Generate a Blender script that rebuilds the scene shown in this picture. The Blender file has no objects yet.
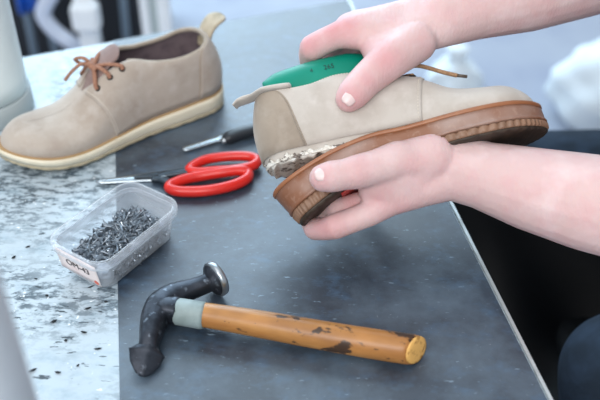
import bpy, bmesh, math, random
import numpy as np
from mathutils import Vector, Matrix
random.seed(7)
PI = math.pi
scene = bpy.context.scene
COL = scene.collection
V = Vector

# ------------------------------------------------------------------ camera
PITCH = math.radians(38.0)
EYE = V((0, 0, 1.30))
FPX = 833.33
FW = V((0, math.cos(PITCH), -math.sin(PITCH)))
UP = V((0, math.sin(PITCH), math.cos(PITCH)))
RT = V((1, 0, 0))
cd = bpy.data.cameras.new('camera'); cam = bpy.data.objects.new('camera', cd); COL.objects.link(cam)
cam.location = EYE; cam.rotation_euler = (PI/2 - PITCH, 0, 0)
cd.lens = 50; cd.sensor_width = 36; cd.clip_start = 0.02
cd.dof.use_dof = True; cd.dof.focus_distance = 0.775; cd.dof.aperture_fstop = 4.0
scene.camera = cam
TZ = 0.75      # worktop height

def at(px, py, d):
    return EYE + d*(FW + RT*((px-300)/FPX) - UP*((py-200)/FPX))
def on(px, py, z=TZ):
    r = FW + RT*((px-300)/FPX) - UP*((py-200)/FPX)
    return EYE + r*((z-EYE.z)/r.z)

# ------------------------------------------------------------------ materials
def srgb(h):
    c = [int(h[i:i+2], 16)/255 for i in (0, 2, 4)]
    return tuple(x/12.92 if x <= .04045 else ((x+.055)/1.055)**2.4 for x in c) + (1,)
class Mat:
    def __init__(s, name, col, rough=.6, metal=0, spec=.5, **kw):
        s.m = bpy.data.materials.new(name); s.m.use_nodes = True
        s.nt = s.m.node_tree; s.N = s.nt.nodes; s.L = s.nt.links
        s.b = s.N['Principled BSDF']
        s.col = col if isinstance(col, tuple) else srgb(col)
        s.b.inputs['Base Color'].default_value = s.col
        s.b.inputs['Roughness'].default_value = rough
        s.b.inputs['Metallic'].default_value = metal
        s.b.inputs['Specular IOR Level'].default_value = spec
        for k, v in kw.items(): s.b.inputs[k.replace('_', ' ')].default_value = v
        s.cur = None; s.tc = s.N.new('ShaderNodeTexCoord'); s.hgt = None
    def noise(s, scale, detail=4, rough=.55, stretch=(1,1,1), rot=(0,0,0), dist=0, off=(0,0,0)):
        mp = s.N.new('ShaderNodeMapping'); mp.inputs['Scale'].default_value = stretch; mp.inputs['Rotation'].default_value = rot
        mp.inputs['Location'].default_value = off
        s.L.new(s.tc.outputs['Object'], mp.inputs['Vector'])
        n = s.N.new('ShaderNodeTexNoise'); n.inputs['Scale'].default_value = scale; n.inputs['Detail'].default_value = detail
        n.inputs['Roughness'].default_value = rough; n.inputs['Distortion'].default_value = dist
        s.L.new(mp.outputs['Vector'], n.inputs['Vector'])
        return n.outputs['Fac']
    def ramp(s, fac, a, b):
        r = s.N.new('ShaderNodeMapRange'); r.inputs['From Min'].default_value = a; r.inputs['From Max'].default_value = b
        r.clamp = True; s.L.new(fac, r.inputs['Value']); return r.outputs['Result']
    def math(s, op, a, b):
        n = s.N.new('ShaderNodeMath'); n.operation = op
        for i, x in enumerate((a, b)):
            if isinstance(x, (int, float)): n.inputs[i].default_value = x
            else: s.L.new(x, n.inputs[i])
        return n.outputs[0]
    def mix(s, fac, col, amt=1):
        n = s.N.new('ShaderNodeMix'); n.data_type = 'RGBA'
        f = s.math('MULTIPLY', fac, amt); s.L.new(f, n.inputs['Factor'])
        if s.cur is None: n.inputs[6].default_value = s.col
        else: s.L.new(s.cur, n.inputs[6])
        n.inputs[7].default_value = col if isinstance(col, tuple) else srgb(col)
        s.cur = n.outputs[2]; s.L.new(s.cur, s.b.inputs['Base Color']); return s
    def bump(s, fac, strength=.2, dist=.001):
        n = s.N.new('ShaderNodeBump'); n.inputs['Strength'].default_value = strength; n.inputs['Distance'].default_value = dist
        s.L.new(fac, n.inputs['Height'])
        if s.hgt is not None: s.L.new(s.hgt, n.inputs['Normal'])
        s.hgt = n.outputs['Normal']; s.L.new(s.hgt, s.b.inputs['Normal']); return s
    def rough(s, fac, a, b):
        r = s.N.new('ShaderNodeMapRange'); r.inputs['To Min'].default_value = a; r.inputs['To Max'].default_value = b
        s.L.new(fac, r.inputs['Value']); s.L.new(r.outputs['Result'], s.b.inputs['Roughness']); return s
    def attr(s, name):
        n = s.N.new('ShaderNodeAttribute'); n.attribute_name = name; return n.outputs['Fac']

def suede(name, col, dark, light):
    m = Mat(name, col, rough=.9, spec=.2); m.b.inputs['Sheen Weight'].default_value = .25
    m.mix(m.ramp(m.noise(28, 5), .42, .72), dark, .55)
    m.mix(m.ramp(m.noise(60, 5, off=(3,1,2)), .5, .75), light, .5)
    m.bump(m.noise(900, 3), .25, .0006); m.bump(m.noise(60, 3), .25, .002)
    return m.m
M = {}
M['suede'] = suede('beige_suede', 'beb6ad', 'a3978b', 'cfc8c1')
M['suede_pink'] = suede('taupe_suede', 'b3a79b', '968577', 'c6beb6')
M['suede_pinkdark'] = suede('pinkish_brown_suede', '8d7670', '705c58', 'a48d86')
M['suede_counter'] = suede('grey_beige_suede', '9f9182', '7d7164', 'b3a79b')
m = Mat('lining_fabric', '77696c', .95, spec=.1); m.mix(m.ramp(m.noise(80), .4, .7), '5c5056', .7); M['lining'] = m.m
m = Mat('pull_tab_leather', 'b3a58f', .8); m.mix(m.ramp(m.noise(70), .45, .7), '7f7358', .7); M['tab'] = m.m
m = Mat('stitch_thread', 'd8cfc0', .8); M['stitch'] = m.m
m = Mat('cream_rubber', 'e0d6bf', .55); m.mix(m.ramp(m.noise(40), .5, .75), 'c4b699', .6); M['cream'] = m.m
m = Mat('cream_welt', 'a8885f', .7); M['welt'] = m.m
m = Mat('cream_outsole', 'b3a78c', .7); m.mix(m.ramp(m.noise(90), .45, .7), '8b8069', .7); M['cream_out'] = m.m
m = Mat('brown_rubber', '85583f', .42)
m.mix(m.ramp(m.noise(16, 3, stretch=(1, .6, 1)), .48, .72), 'a8938a', .85)
m.mix(m.ramp(m.noise(220, 3), .55, .75), 'b79a88', .35)
m.bump(m.noise(300, 3), .12, .0006); M['brown'] = m.m
m = Mat('brown_rubber_lip', '96603f', .4); m.mix(m.ramp(m.noise(60), .5, .7), 'a77350', .6); M['brown_lip'] = m.m
m = Mat('brown_toothed_rubber', '8c6a54', .5); m.mix(m.ramp(m.noise(60), .4, .7), '664c3a', .6); M['brown_teeth'] = m.m
m = Mat('dark_tread_rubber', '33281f', .6); m.mix(m.ramp(m.noise(90), .45, .7), '4b3a2c', .6); M['tread'] = m.m
m = Mat('red_tread', 'b23a35', .5); M['red_tread'] = m.m
m = Mat('glued_underside', 'd9d4ca', .75)
m.mix(m.ramp(m.noise(70, 5, .6, stretch=(1, 1, 1.6)), .52, .58), '5f5047', .9)
m.mix(m.ramp(m.noise(180, 4), .56, .62), 'efece6', .9)
m.bump(m.noise(140, 4), .5, .002); M['glue'] = m.m
m = Mat('lace_cord', '8d6a4d', .85); m.mix(m.ramp(m.noise(700, 2), .45, .55), 'b08c69', .8); M['lace'] = m.m
m = Mat('rust_lace_cord', '8a5f4a', .85); m.mix(m.ramp(m.noise(700, 2), .45, .55), 'a67a63', .8); M['lace_rust'] = m.m
m = Mat('aglet_plastic', '54483d', .4); M['aglet'] = m.m
m = Mat('eyelet_metal', '2e2a28', .4, .6); M['eyelet'] = m.m
m = Mat('green_plastic', '007d67', .4, spec=.25); m.mix(m.ramp(m.noise(25), .45, .75), '058a74', .6); m.bump(m.noise(200), .08, .0005); M['green'] = m.m
m = Mat('dark_print', '15413a', .6); M['print'] = m.m
# skin
m = Mat('skin', 'cfb0ad', .55, spec=.22)
m.b.inputs['Subsurface Weight'].default_value = .12; m.b.inputs['Subsurface Radius'].default_value = (1, .35, .2); m.b.inputs['Subsurface Scale'].default_value = .006
m.mix(m.ramp(m.noise(45, 4), .45, .75), 'cf9fa0', .6)
m.mix(m.ramp(m.noise(30, 3, off=(5, 2, 1)), .5, .75), 'dfc9c7', .6)
m.mix(m.attr('flush'), 'c97f83', .7)
m.bump(m.noise(650, 3), .16, .0006); m.bump(m.noise(150, 4, stretch=(2.4, 1, 1)), .35, .0018); M['skin'] = m.m
m = Mat('nail', 'dcc3bf', .3); M['nail'] = m.m
m = Mat('hair', '3a2a20', .6); m.bump(m.noise(200, 3, stretch=(1, 1, .1)), .6, .003); M['hair'] = m.m
m = Mat('dark_denim', '202a35', .9, spec=.2); m.mix(m.ramp(m.noise(30), .4, .7), '2c3a4b', .8); m.bump(m.noise(1200, 2), .3, .0006); m.bump(m.noise(14, 3, dist=.5), .5, .012); M['denim'] = m.m
m = Mat('blue_denim', '37465a', .9, spec=.2); m.mix(m.ramp(m.noise(30), .4, .7), '4a5b70', .8); m.bump(m.noise(1200, 2), .3, .0006); M['denim_seam'] = m.m
m = Mat('tee_cotton', '2a3038', .9, spec=.2); m.bump(m.noise(18, 3, dist=.5), .4, .01); M['tee'] = m.m
m = Mat('black_vinyl', '06080b', .5, spec=.12); m.bump(m.noise(60, 3), .15, .002); M['vinyl'] = m.m
m = Mat('black_leather', '15120f', .4); M['boot'] = m.m
# bench
m = Mat('worktop_paint', 'b3c0c8', .3)
big = m.ramp(m.noise(5.5, 3, off=(.3, .2, 0)), .38, .56)
m.mix(m.ramp(m.noise(20, 7, .75, stretch=(.8, 1.4, 1), rot=(0, 0, .35)), .5, .68), '8ea4b1', .75)
m.mix(m.math('MULTIPLY', big, m.ramp(m.noise(95, 6, .75, stretch=(.6, 1.3, 1), rot=(0, 0, .3), dist=.25), .47, .57)), '33444f', .92)
m.mix(m.ramp(m.noise(120, 3, stretch=(.45, 1.5, 1), rot=(0, 0, .35), off=(1, 4, 0)), .645, .675), '2b3840', .95)
m.mix(m.ramp(m.noise(150, 2, off=(7, 2, 0)), .7, .74), 'f0f3f4', .9)
m.rough(m.noise(30), .2, .42); m.bump(m.noise(200, 4), .1, .0006); M['worktop'] = m.m
m = Mat('rubber_mat', '0f2032', .4, spec=1.0, Sheen_Weight=.35, Sheen_Roughness=.45, Sheen_Tint=(.8, .92, 1, 1))
m.mix(m.ramp(m.noise(9, 5, .6), .4, .7), '0c1722', .8)
# worn, dusty patches scattered over the whole mat
m.mix(m.ramp(m.noise(7, 6, .68), .46, .66), '5d7080', .5)
m.mix(m.ramp(m.noise(38, 6, .7, stretch=(1, 1.6, 1), rot=(0, 0, .5)), .52, .72), '3a5874', .55)
m.mix(m.ramp(m.noise(260, 3, .6, stretch=(.35, 1.2, 1), rot=(0, 0, .6)), .66, .73), '7f95a6', .7)
m.mix(m.ramp(m.noise(420, 2, off=(3, 3, 0)), .735, .79), 'b9c8d2', .7)
m.rough(m.noise(14, 5), .36, .54); m.bump(m.noise(500, 4), .14, .0006); m.bump(m.noise(45, 5, .65), .12, .002); M['mat'] = m.m
m = Mat('aluminium_edge', 'c3c8c8', .4, .6); m.mix(m.ramp(m.noise(40), .5, .7), '8d8f8c', .6); M['edge'] = m.m
m = Mat('bench_steel', '59626b', .5, .3); M['bench'] = m.m
m = Mat('floor_paint', '9fa4b2', .55, spec=.3)
m.mix(m.ramp(m.noise(2.2, 3), .42, .66), 'aeb3bd', .8); m.mix(m.ramp(m.noise(5, 4, off=(2, 5, 0)), .5, .7), '8a90a6', .5); M['floor'] = m.m
# tools
m = Mat('hammer_steel', '3b3f47', .42, .75); m.mix(m.ramp(m.noise(60, 5), .45, .65), '1d2027', .8); m.mix(m.ramp(m.noise(140, 4), .6, .7), '7e8792', .7)
m.bump(m.noise(160, 4), .4, .001); M['steel_dark'] = m.m
m = Mat('worn_steel', 'aab0b4', .3, .9); m.mix(m.ramp(m.noise(90), .5, .7), '6b7075', .6); M['steel'] = m.m
m = Mat('ferrule_tape', '8f9d9c', .55); m.mix(m.ramp(m.noise(60), .45, .7), '75827f', .7); m.bump(m.noise(200), .2, .0006); M['tape'] = m.m
m = Mat('varnished_wood', 'b67f42', .38)
m.mix(m.ramp(m.noise(26, 4, stretch=(.18, 1, 1)), .42, .7), '935a27', .75)
m.mix(m.ramp(m.noise(70, 4, stretch=(.15, 1, 1), off=(1, 2, 3)), .5, .75), 'cf9a58', .6)
m.mix(m.ramp(m.noise(14, 4, .6, stretch=(.5, 1, 1), off=(.4, .2, 0)), .5, .66), '704522', .7)
m.mix(m.ramp(m.noise(62, 4, .6, stretch=(.55, 1, 1), off=(4, 1, 0)), .56, .60), '2a1b12', .93)
m.mix(m.ramp(m.noise(150, 3, stretch=(.6, 1, 1), off=(2, 6, 1)), .68, .72), '33210f', .9)
m.bump(m.noise(120, 4, stretch=(.3, 1, 1)), .15, .0008); M['wood'] = m.m
m = Mat('end_grain', 'd9a75c', .6); m.mix(m.ramp(m.noise(180, 4), .5, .65), '8a5a24', .8); M['endgrain'] = m.m
m = Mat('red_plastic', 'd3281f', .28); m.mix(m.ramp(m.noise(50), .5, .75), 'b81f1a', .6); M['red'] = m.m
m = Mat('blade_steel', 'b7c0c6', .25, .9); M['blade'] = m.m
m = Mat('blade_dark', '3b444c', .4, .6); M['blade_dark'] = m.m
m = Mat('black_handle', '22272d', .45); M['blackplastic'] = m.m
m = Mat('paper_label', 'e6d9d6', .8); m.mix(m.ramp(m.noise(70), .5, .7), 'd3b6b2', .6); M['paper'] = m.m
m = Mat('label_ink', '2c2a33', .7); M['ink'] = m.m
m = Mat('label_red_mark', 'd8705f', .7); M['redmark'] = m.m
m = Mat('nail_steel', '8f979f', .28, .85); m.mix(m.ramp(m.noise(35), .45, .6), '3a4047', .6); M['tack'] = m.m
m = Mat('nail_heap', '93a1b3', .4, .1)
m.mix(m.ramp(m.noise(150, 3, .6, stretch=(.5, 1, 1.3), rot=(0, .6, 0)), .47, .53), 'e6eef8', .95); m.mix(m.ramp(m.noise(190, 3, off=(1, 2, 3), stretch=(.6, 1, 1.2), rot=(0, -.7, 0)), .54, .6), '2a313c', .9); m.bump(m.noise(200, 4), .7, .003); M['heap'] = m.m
# clear frosted plastic
mp = bpy.data.materials.new('frosted_clear_plastic'); mp.use_nodes = True
nt = mp.node_tree; b = nt.nodes['Principled BSDF']; b.inputs['Base Color'].default_value = srgb('f6f8fa'); b.inputs['Roughness'].default_value = .18
tr = nt.nodes.new('ShaderNodeBsdfTransparent'); tr.inputs['Color'].default_value = (.975, .985, 1, 1)
mx = nt.nodes.new('ShaderNodeMixShader'); fr = nt.nodes.new('ShaderNodeLayerWeight'); fr.inputs['Blend'].default_value = .35
mr = nt.nodes.new('ShaderNodeMapRange'); mr.inputs['To Min'].default_value = .05; mr.inputs['To Max'].default_value = .55
nt.links.new(fr.outputs['Facing'], mr.inputs['Value']); nt.links.new(mr.outputs['Result'], mx.inputs['Fac'])
nt.links.new(tr.outputs[0], mx.inputs[1]); nt.links.new(b.outputs[0], mx.inputs[2]); nt.links.new(mx.outputs[0], nt.nodes['Material Output'].inputs['Surface'])
M['clear'] = mp
# background
for k, c, r in (('post_grey', 'e2eaea', .5), ('post_white', 'f2f5f7', .5), ('cab_dark', '14161c', .5), ('pale_panel', 'b7c3c3', .5), ('blue_plastic', '1d5fc4', .4),
                ('hose_white', 'ccd3e2', .5), ('bar_grey', '74838f', .5), ('sack', 'e4ebef', .8), ('green_cap', 'a9b84a', .5), ('base_grey', 'aab2b4', .5)):
    mm = Mat(k, c, r); mm.mix(mm.ramp(mm.noise(12), .45, .75), tuple(x*.8 for x in srgb(c)[:3]) + (1,), .5); M[k] = mm.m
m = Mat('crumb_rubber', '23282c', .8); M['crumb'] = m.m

# ------------------------------------------------------------------ builders
def obj(name, bm, mat, parent=None, smooth=True, matrix=None):
    if isinstance(bm, bmesh.types.BMesh):
        bmesh.ops.recalc_face_normals(bm, faces=bm.faces[:])
        me = bpy.data.meshes.new(name); bm.to_mesh(me); bm.free()
    else: me = bm; me.name = name
    if not me.materials:
        for x in (mat if isinstance(mat, (list, tuple)) else [mat]): me.materials.append(x)
    if smooth:
        me.polygons.foreach_set('use_smooth', [True]*len(me.polygons))
    o = bpy.data.objects.new(name, me); COL.objects.link(o)
    if parent is not None: o.parent = parent
    if matrix is not None: o.matrix_local = matrix
    return o
def tag(o, label, cat, group=None, kind=None):
    if label: o['label'] = label
    if cat: o['category'] = cat
    if group: o['group'] = group
    if kind: o['kind'] = kind
    return o
def thing(name, label, cat, matrix=None, group=None):
    o = bpy.data.objects.new(name, None); COL.objects.link(o); o.empty_display_size = .05
    if matrix is not None: o.matrix_world = matrix
    return tag(o, label, cat, group)
def frame(origin, x, z):
    x = x.normalized(); y = z.cross(x).normalized(); z = x.cross(y)
    m = Matrix((x, y, z)).transposed().to_4x4(); m.translation = origin; return m
def box(bm, lo, hi, bev=0, mtx=None):
    r = bmesh.ops.create_cube(bm, size=1)
    vs = r['verts']; lo = V(lo); hi = V(hi)
    for v in vs: v.co = V([lo[i] + (v.co[i]+.5)*(hi[i]-lo[i]) for i in range(3)])
    if bev:
        es = list({e for v in vs for e in v.link_edges})
        g = bmesh.ops.bevel(bm, geom=es, offset=bev, segments=3, affect='EDGES', profile=.5); vs = list({v for f in g['faces'] for v in f.verts} | {v for v in vs if v.is_valid})
    if mtx is not None:
        for v in vs: v.co = mtx @ v.co
def prism(bm, poly, z0, z1, bev=0):
    a = [bm.verts.new((p[0], p[1], z0)) for p in poly]; b = [bm.verts.new((p[0], p[1], z1)) for p in poly]
    n = len(poly); fs = [bm.faces.new(a[::-1]), bm.faces.new(b)]
    for i in range(n): fs.append(bm.faces.new((a[i], a[(i+1) % n], b[(i+1) % n], b[i])))
    if bev:
        es = list({e for f in fs for e in f.edges})
        bmesh.ops.bevel(bm, geom=es, offset=bev, segments=2, affect='EDGES')
def spline(pts, n, closed=False):
    P = [V(p) for p in pts]; out = []
    k = len(P); segs = k if closed else k-1
    for i in range(n if closed else n):
        t = i/(n if closed else n-1)*segs; j = min(int(t), segs-1); u = t-j
        g = (lambda a: P[a % k]) if closed else (lambda a: P[max(0, min(k-1, a))])
        p0, p1, p2, p3 = g(j-1), g(j), g(j+1), g(j+2)
        out.append(.5*((2*p1) + (p2-p0)*u + (2*p0-5*p1+4*p2-p3)*u*u + (3*p1-p0-3*p2+p3)*u**3))
    return out
def interp(xs, ys, x):
    return float(np.interp(x, xs, ys))
def smooth_curve(xs, ys):
    """monotone-ish cubic through points, as a function"""
    xs = np.array(xs, float); ys = np.array(ys, float)
    d = np.gradient(ys, xs)
    def f(x):
        x = min(max(x, xs[0]), xs[-1]); i = int(min(np.searchsorted(xs, x, 'right')-1, len(xs)-2)); h = xs[i+1]-xs[i]; t = (x-xs[i])/h
        return float((2*t**3-3*t**2+1)*ys[i] + (t**3-2*t**2+t)*h*d[i] + (-2*t**3+3*t**2)*ys[i+1] + (t**3-t**2)*h*d[i+1])
    return f
def sweep(bm, pts, rads, up=V((0, 0, 1)), seg=16, closed=False, power=2.0, cap=True):
    """rads: number or (side, up) per point"""
    P = [V(p) for p in pts]; n = len(P); rings = []
    for i in range(n):
        if closed: t = P[(i+1) % n]-P[i-1]
        else: t = P[min(i+1, n-1)]-P[max(i-1, 0)]
        t.normalize(); u = up-t*up.dot(t)
        if u.length < 1e-4: u = V((1, 0, 0)) - t*t.x
        u.normalize(); s = t.cross(u)
        r = rads[i] if isinstance(rads, list) else rads
        ra, rb = r if isinstance(r, (list, tuple)) else (r, r)
        ring = []
        for k in range(seg):
            a = 2*PI*k/seg; c, d = math.cos(a), math.sin(a)
            c = math.copysign(abs(c)**(2/power), c); d = math.copysign(abs(d)**(2/power), d)
            ring.append(bm.verts.new(P[i] + s*ra*c + u*rb*d))
        rings.append(ring)
    for i in range(n if closed else n-1):
        A, B = rings[i], rings[(i+1) % n]
        for k in range(seg): bm.faces.new((A[k], A[(k+1) % seg], B[(k+1) % seg], B[k]))
    if cap and not closed: bm.faces.new(rings[0][::-1]); bm.faces.new(rings[-1])
def lathe(bm, prof, seg=32, mtx=None):
    rings = []
    for r, z in prof:
        rings.append([bm.verts.new((r*math.cos(2*PI*k/seg), r*math.sin(2*PI*k/seg), z)) for k in range(seg)])
    for A, B in zip(rings, rings[1:]):
        for k in range(seg): bm.faces.new((A[k], A[(k+1) % seg], B[(k+1) % seg], B[k]))
    bm.faces.new(rings[0][::-1]); bm.faces.new(rings[-1])
    if mtx is not None:
        for R in rings:
            for v in R: v.co = mtx @ v.co
_ico = None
def ico_pts():
    global _ico
    if _ico is None:
        b = bmesh.new(); bmesh.ops.create_icosphere(b, subdivisions=3, radius=1); _ico = [v.co.copy() for v in b.verts]; b.free()
    return _ico
def hull(bm, balls):
    vs = [bm.verts.new(V(c) + p*r) for c, r in balls for p in ico_pts()]
    g = bmesh.ops.convex_hull(bm, input=vs)
    bmesh.ops.delete(bm, geom=list({x for x in g['geom_interior'] + g['geom_unused'] if isinstance(x, bmesh.types.BMVert)}), context='VERTS')
def chain(bm, balls):
    for a, b in zip(balls, balls[1:]): hull(bm, [a, b])
def remeshed(bm, voxel, smooth_n, fac=.5):
    me = bpy.data.meshes.new('tmp'); bm.to_mesh(me); bm.free()
    o = bpy.data.objects.new('tmp', me); COL.objects.link(o)
    r = o.modifiers.new('r', 'REMESH'); r.mode = 'VOXEL'; r.voxel_size = voxel
    s = o.modifiers.new('s', 'SMOOTH'); s.factor = fac; s.iterations = smooth_n
    dg = bpy.context.evaluated_depsgraph_get(); dg.update()
    out = bpy.data.meshes.new_from_object(o.evaluated_get(dg)); bpy.data.objects.remove(o); bpy.data.meshes.remove(me)
    return out
def text_mesh(body, size, ext=.0001):
    c = bpy.data.curves.new('t', 'FONT'); c.body = body; c.size = size; c.extrude = ext; c.align_x = 'CENTER'; c.align_y = 'CENTER'
    o = bpy.data.objects.new('t', c); COL.objects.link(o)
    dg = bpy.context.evaluated_depsgraph_get(); dg.update()
    me = bpy.data.meshes.new_from_object(o.evaluated_get(dg)); bpy.data.objects.remove(o); me.materials.clear(); return me
def grid(bm, fn, na, nb, thick=0, merge=0):
    """fn(i/(na-1), j/(nb-1)) -> Vector ; optional thickness along the surface normal (outwards by fn's sign)"""
    g = [[bm.verts.new(fn(i/(na-1), j/(nb-1))) for j in range(nb)] for i in range(na)]
    for i in range(na-1):
        for j in range(nb-1): bm.faces.new((g[i][j], g[i+1][j], g[i+1][j+1], g[i][j+1]))
    return g
def slab(bm, fn, na, nb):
    """fn(a, b, k) for k = 0 (inner) and 1 (outer): closed thin solid"""
    G = []
    for k in (0, 1):
        G.append([[bm.verts.new(fn(i/(na-1), j/(nb-1), k)) for j in range(nb)] for i in range(na)])
    for i in range(na-1):
        for j in range(nb-1):
            for k in (0, 1):
                q = (G[k][i][j], G[k][i+1][j], G[k][i+1][j+1], G[k][i][j+1]); bm.faces.new(q if k else q[::-1])
    rim = [(i, 0) for i in range(na)] + [(na-1, j) for j in range(1, nb)] + [(i, nb-1) for i in range(na-2, -1, -1)] + [(0, j) for j in range(nb-2, 0, -1)]
    for (a, b), (c, d) in zip(rim, rim[1:]+rim[:1]):
        bm.faces.new((G[0][a][b], G[0][c][d], G[1][c][d], G[1][a][b]))

# ------------------------------------------------------------------ setting
bm = bmesh.new(); box(bm, (-5, -2, -.06), (5, 7, 0)); tag(obj('floor', bm, M['floor'], smooth=False), None, None, kind='structure')

# bench: worktop outline from its right edge and its far edge
r0, r1 = on(548, 400), on(445, 195); f0, f1 = on(25, 57), on(353, 0)
ed = (r1-r0).normalized(); fd = (f1-f0).normalized()
def cross2(p, d, q, e):
    k = ((q.x-p.x)*e.y - (q.y-p.y)*e.x)/(d.x*e.y-d.y*e.x); return p + d*k
far_right = cross2(r0, ed, f0, fd); near_right = r0 - ed*.25; far_left = f0 - fd*.55; near_left = V((-.95, near_right.y-.1, TZ))
out = [near_left, near_right, far_right, far_left]
bench = thing('workbench', 'long workbench with a scuffed pale worktop and a grey metal edge strip', 'workbench', Matrix.Translation((0, .6, 0)))
inv = bench.matrix_world.inverted()
def child(name, bm, mat, parent, smooth=True):
    """bm holds world coordinates"""
    for v in bm.verts: v.co = parent.matrix_world.inverted() @ v.co
    return obj(name, bm, mat, parent, smooth)
bpy.context.view_layer.update()
bm = bmesh.new(); prism(bm, [(p.x, p.y) for p in out], TZ-.045, TZ); child('worktop', bm, M['worktop'], bench, False)
perp = V((-ed.y, ed.x, 0)) * -1
bm = bmesh.new(); a, c = near_right, far_right
prism(bm, [(p.x, p.y) for p in (a, a+perp*.003, c+perp*.003, c)], TZ-.05, TZ+.0028); child('edge_strip', bm, M['edge'], bench, False)
for p, q in ((near_left, (.1, .12)), (near_right, (-.1, .12)), (far_right, (-.12, -.1)), (far_left, (.12, -.1))):
    bm = bmesh.new(); x, y = p.x+q[0], p.y+q[1]; box(bm, (x-.03, y-.03, 0), (x+.03, y+.03, TZ-.045), .004); child('leg', bm, M['bench'], bench, False)
# mat
ml0, ml1 = on(120, 400), on(118, 285)
md = (ml1-ml0).normalized(); a = ml0-md*.2; fdm = fd
far_l = cross2(ml0, md, f0 - V((-fd.y, fd.x, 0))*.001, fd); rr = -perp*.0005
far_r = cross2(r0, ed, f0 - V((-fd.y, fd.x, 0))*.001, fd)
bm = bmesh.new(); prism(bm, [(p.x, p.y) for p in (a, near_right-perp*.0015+ed*.03, far_r-perp*.0015, far_l)], TZ, TZ+.002)
tag(obj('rubber_mat', bm, M['mat'], smooth=False), 'scratched dark blue-grey rubber mat covering the right of the bench', 'mat')
MZ = TZ+.002

# ------------------------------------------------------------------ shoes
L = .272
_hw = smooth_curve([0, .1, .25, .42, .55, .7, .82, 1], [.0315, .0325, .034, .034, .0385, .0445, .0440, .038])
def hw(s):
    w = _hw(s)
    if s < .11: w *= math.sqrt(max(0, 1-(1-s/.11)**2))
    if s > .76: w *= max(0, 1-((s-.76)/.24)**2.3)**.5
    return w
def yc(s): return 0
class Shoe:
    def __init__(S, H=None, z0=None, o=None, lean=.006):
        S.lean = lean
        S.Hf = smooth_curve(*(H or ([0, .08, .2, .33, .45, .55, .62, .7, .8, .9, 1], [.074, .068, .057, .056, .066, .069, .066, .054, .047, .040, .03])))
        S.z0 = z0 or (lambda s: 0)
        S.of = smooth_curve([0, .1, .2, .3, .4, .46, .52, .6, 1], o or [.03, .03, .029, .026, .016, .0095, .008, .006, 0])
    def H(S, s):
        h = S.Hf(s)
        if s > .84: h *= max(0, 1-((s-.84)/.16)**2.6)**.5
        return h
    def o(S, s):
        if s >= .62: return 0
        o = S.of(s) * (1 if s < .55 else math.sqrt(max(0, 1-((s-.55)/.07)**2)))
        return max(0, min(o, hw(s)*.9))
    def U(S, s, q, off=0):
        """q -1..1 : near base -> top -> far base"""
        sd = -1 if q < 0 else 1; th = (1-abs(q))*PI/2
        n = interp([0, .3, .6, .8, 1], [3.2, 3.0, 2.3, 2.5, 2.4], s)
        c = max(0, math.cos(th))**(2/n); g = max(0, math.sin(th))**(2/n)
        if abs(q) < 1e-6: c = 0; g = 1
        o = S.o(s); w = hw(s)
        # a slightly bulged wall: widest a little above the base
        bul = 1+.07*math.sin(PI*min(1, g*1.1))
        y = sd*(o + (w-o)*c*(bul if c > .4 else 1+(bul-1)*c/.4))
        z = S.H(s)*g
        x = s*L
        if s < .3: x += (-.005*math.sin(PI*min(1, g*.95)) + S.lean*g**2)*(1-s/.3)
        return V((x, y, z + S.z0(s)))
    def nrm(S, s, q):
        e = .004
        q = max(-.985, min(.985, q)); s = max(.006, min(.99, s))
        if abs(q) < .012: q = .012 if q >= 0 else -.012
        du = S.U(s+e, q)-S.U(s-e, q); dq = S.U(s, q+e)-S.U(s, q-e)
        n = du.cross(dq)
        if n.length < 1e-12: return V((0, 0, 1))
        n.normalize()
        c = S.U(s, q) - V((s*L if s > .1 else .1*L, 0, S.z0(s)+.02))
        return n if n.dot(c) > 0 else -n
    def X(S, s, q, off):
        return S.U(s, q) + S.nrm(s, q)*off

def stations(n, a=0, b=1):
    return [a+(b-a)*(u - .12*math.sin(2*PI*u)/1.0) for u in [i/(n-1) for i in range(n)]]

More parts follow.
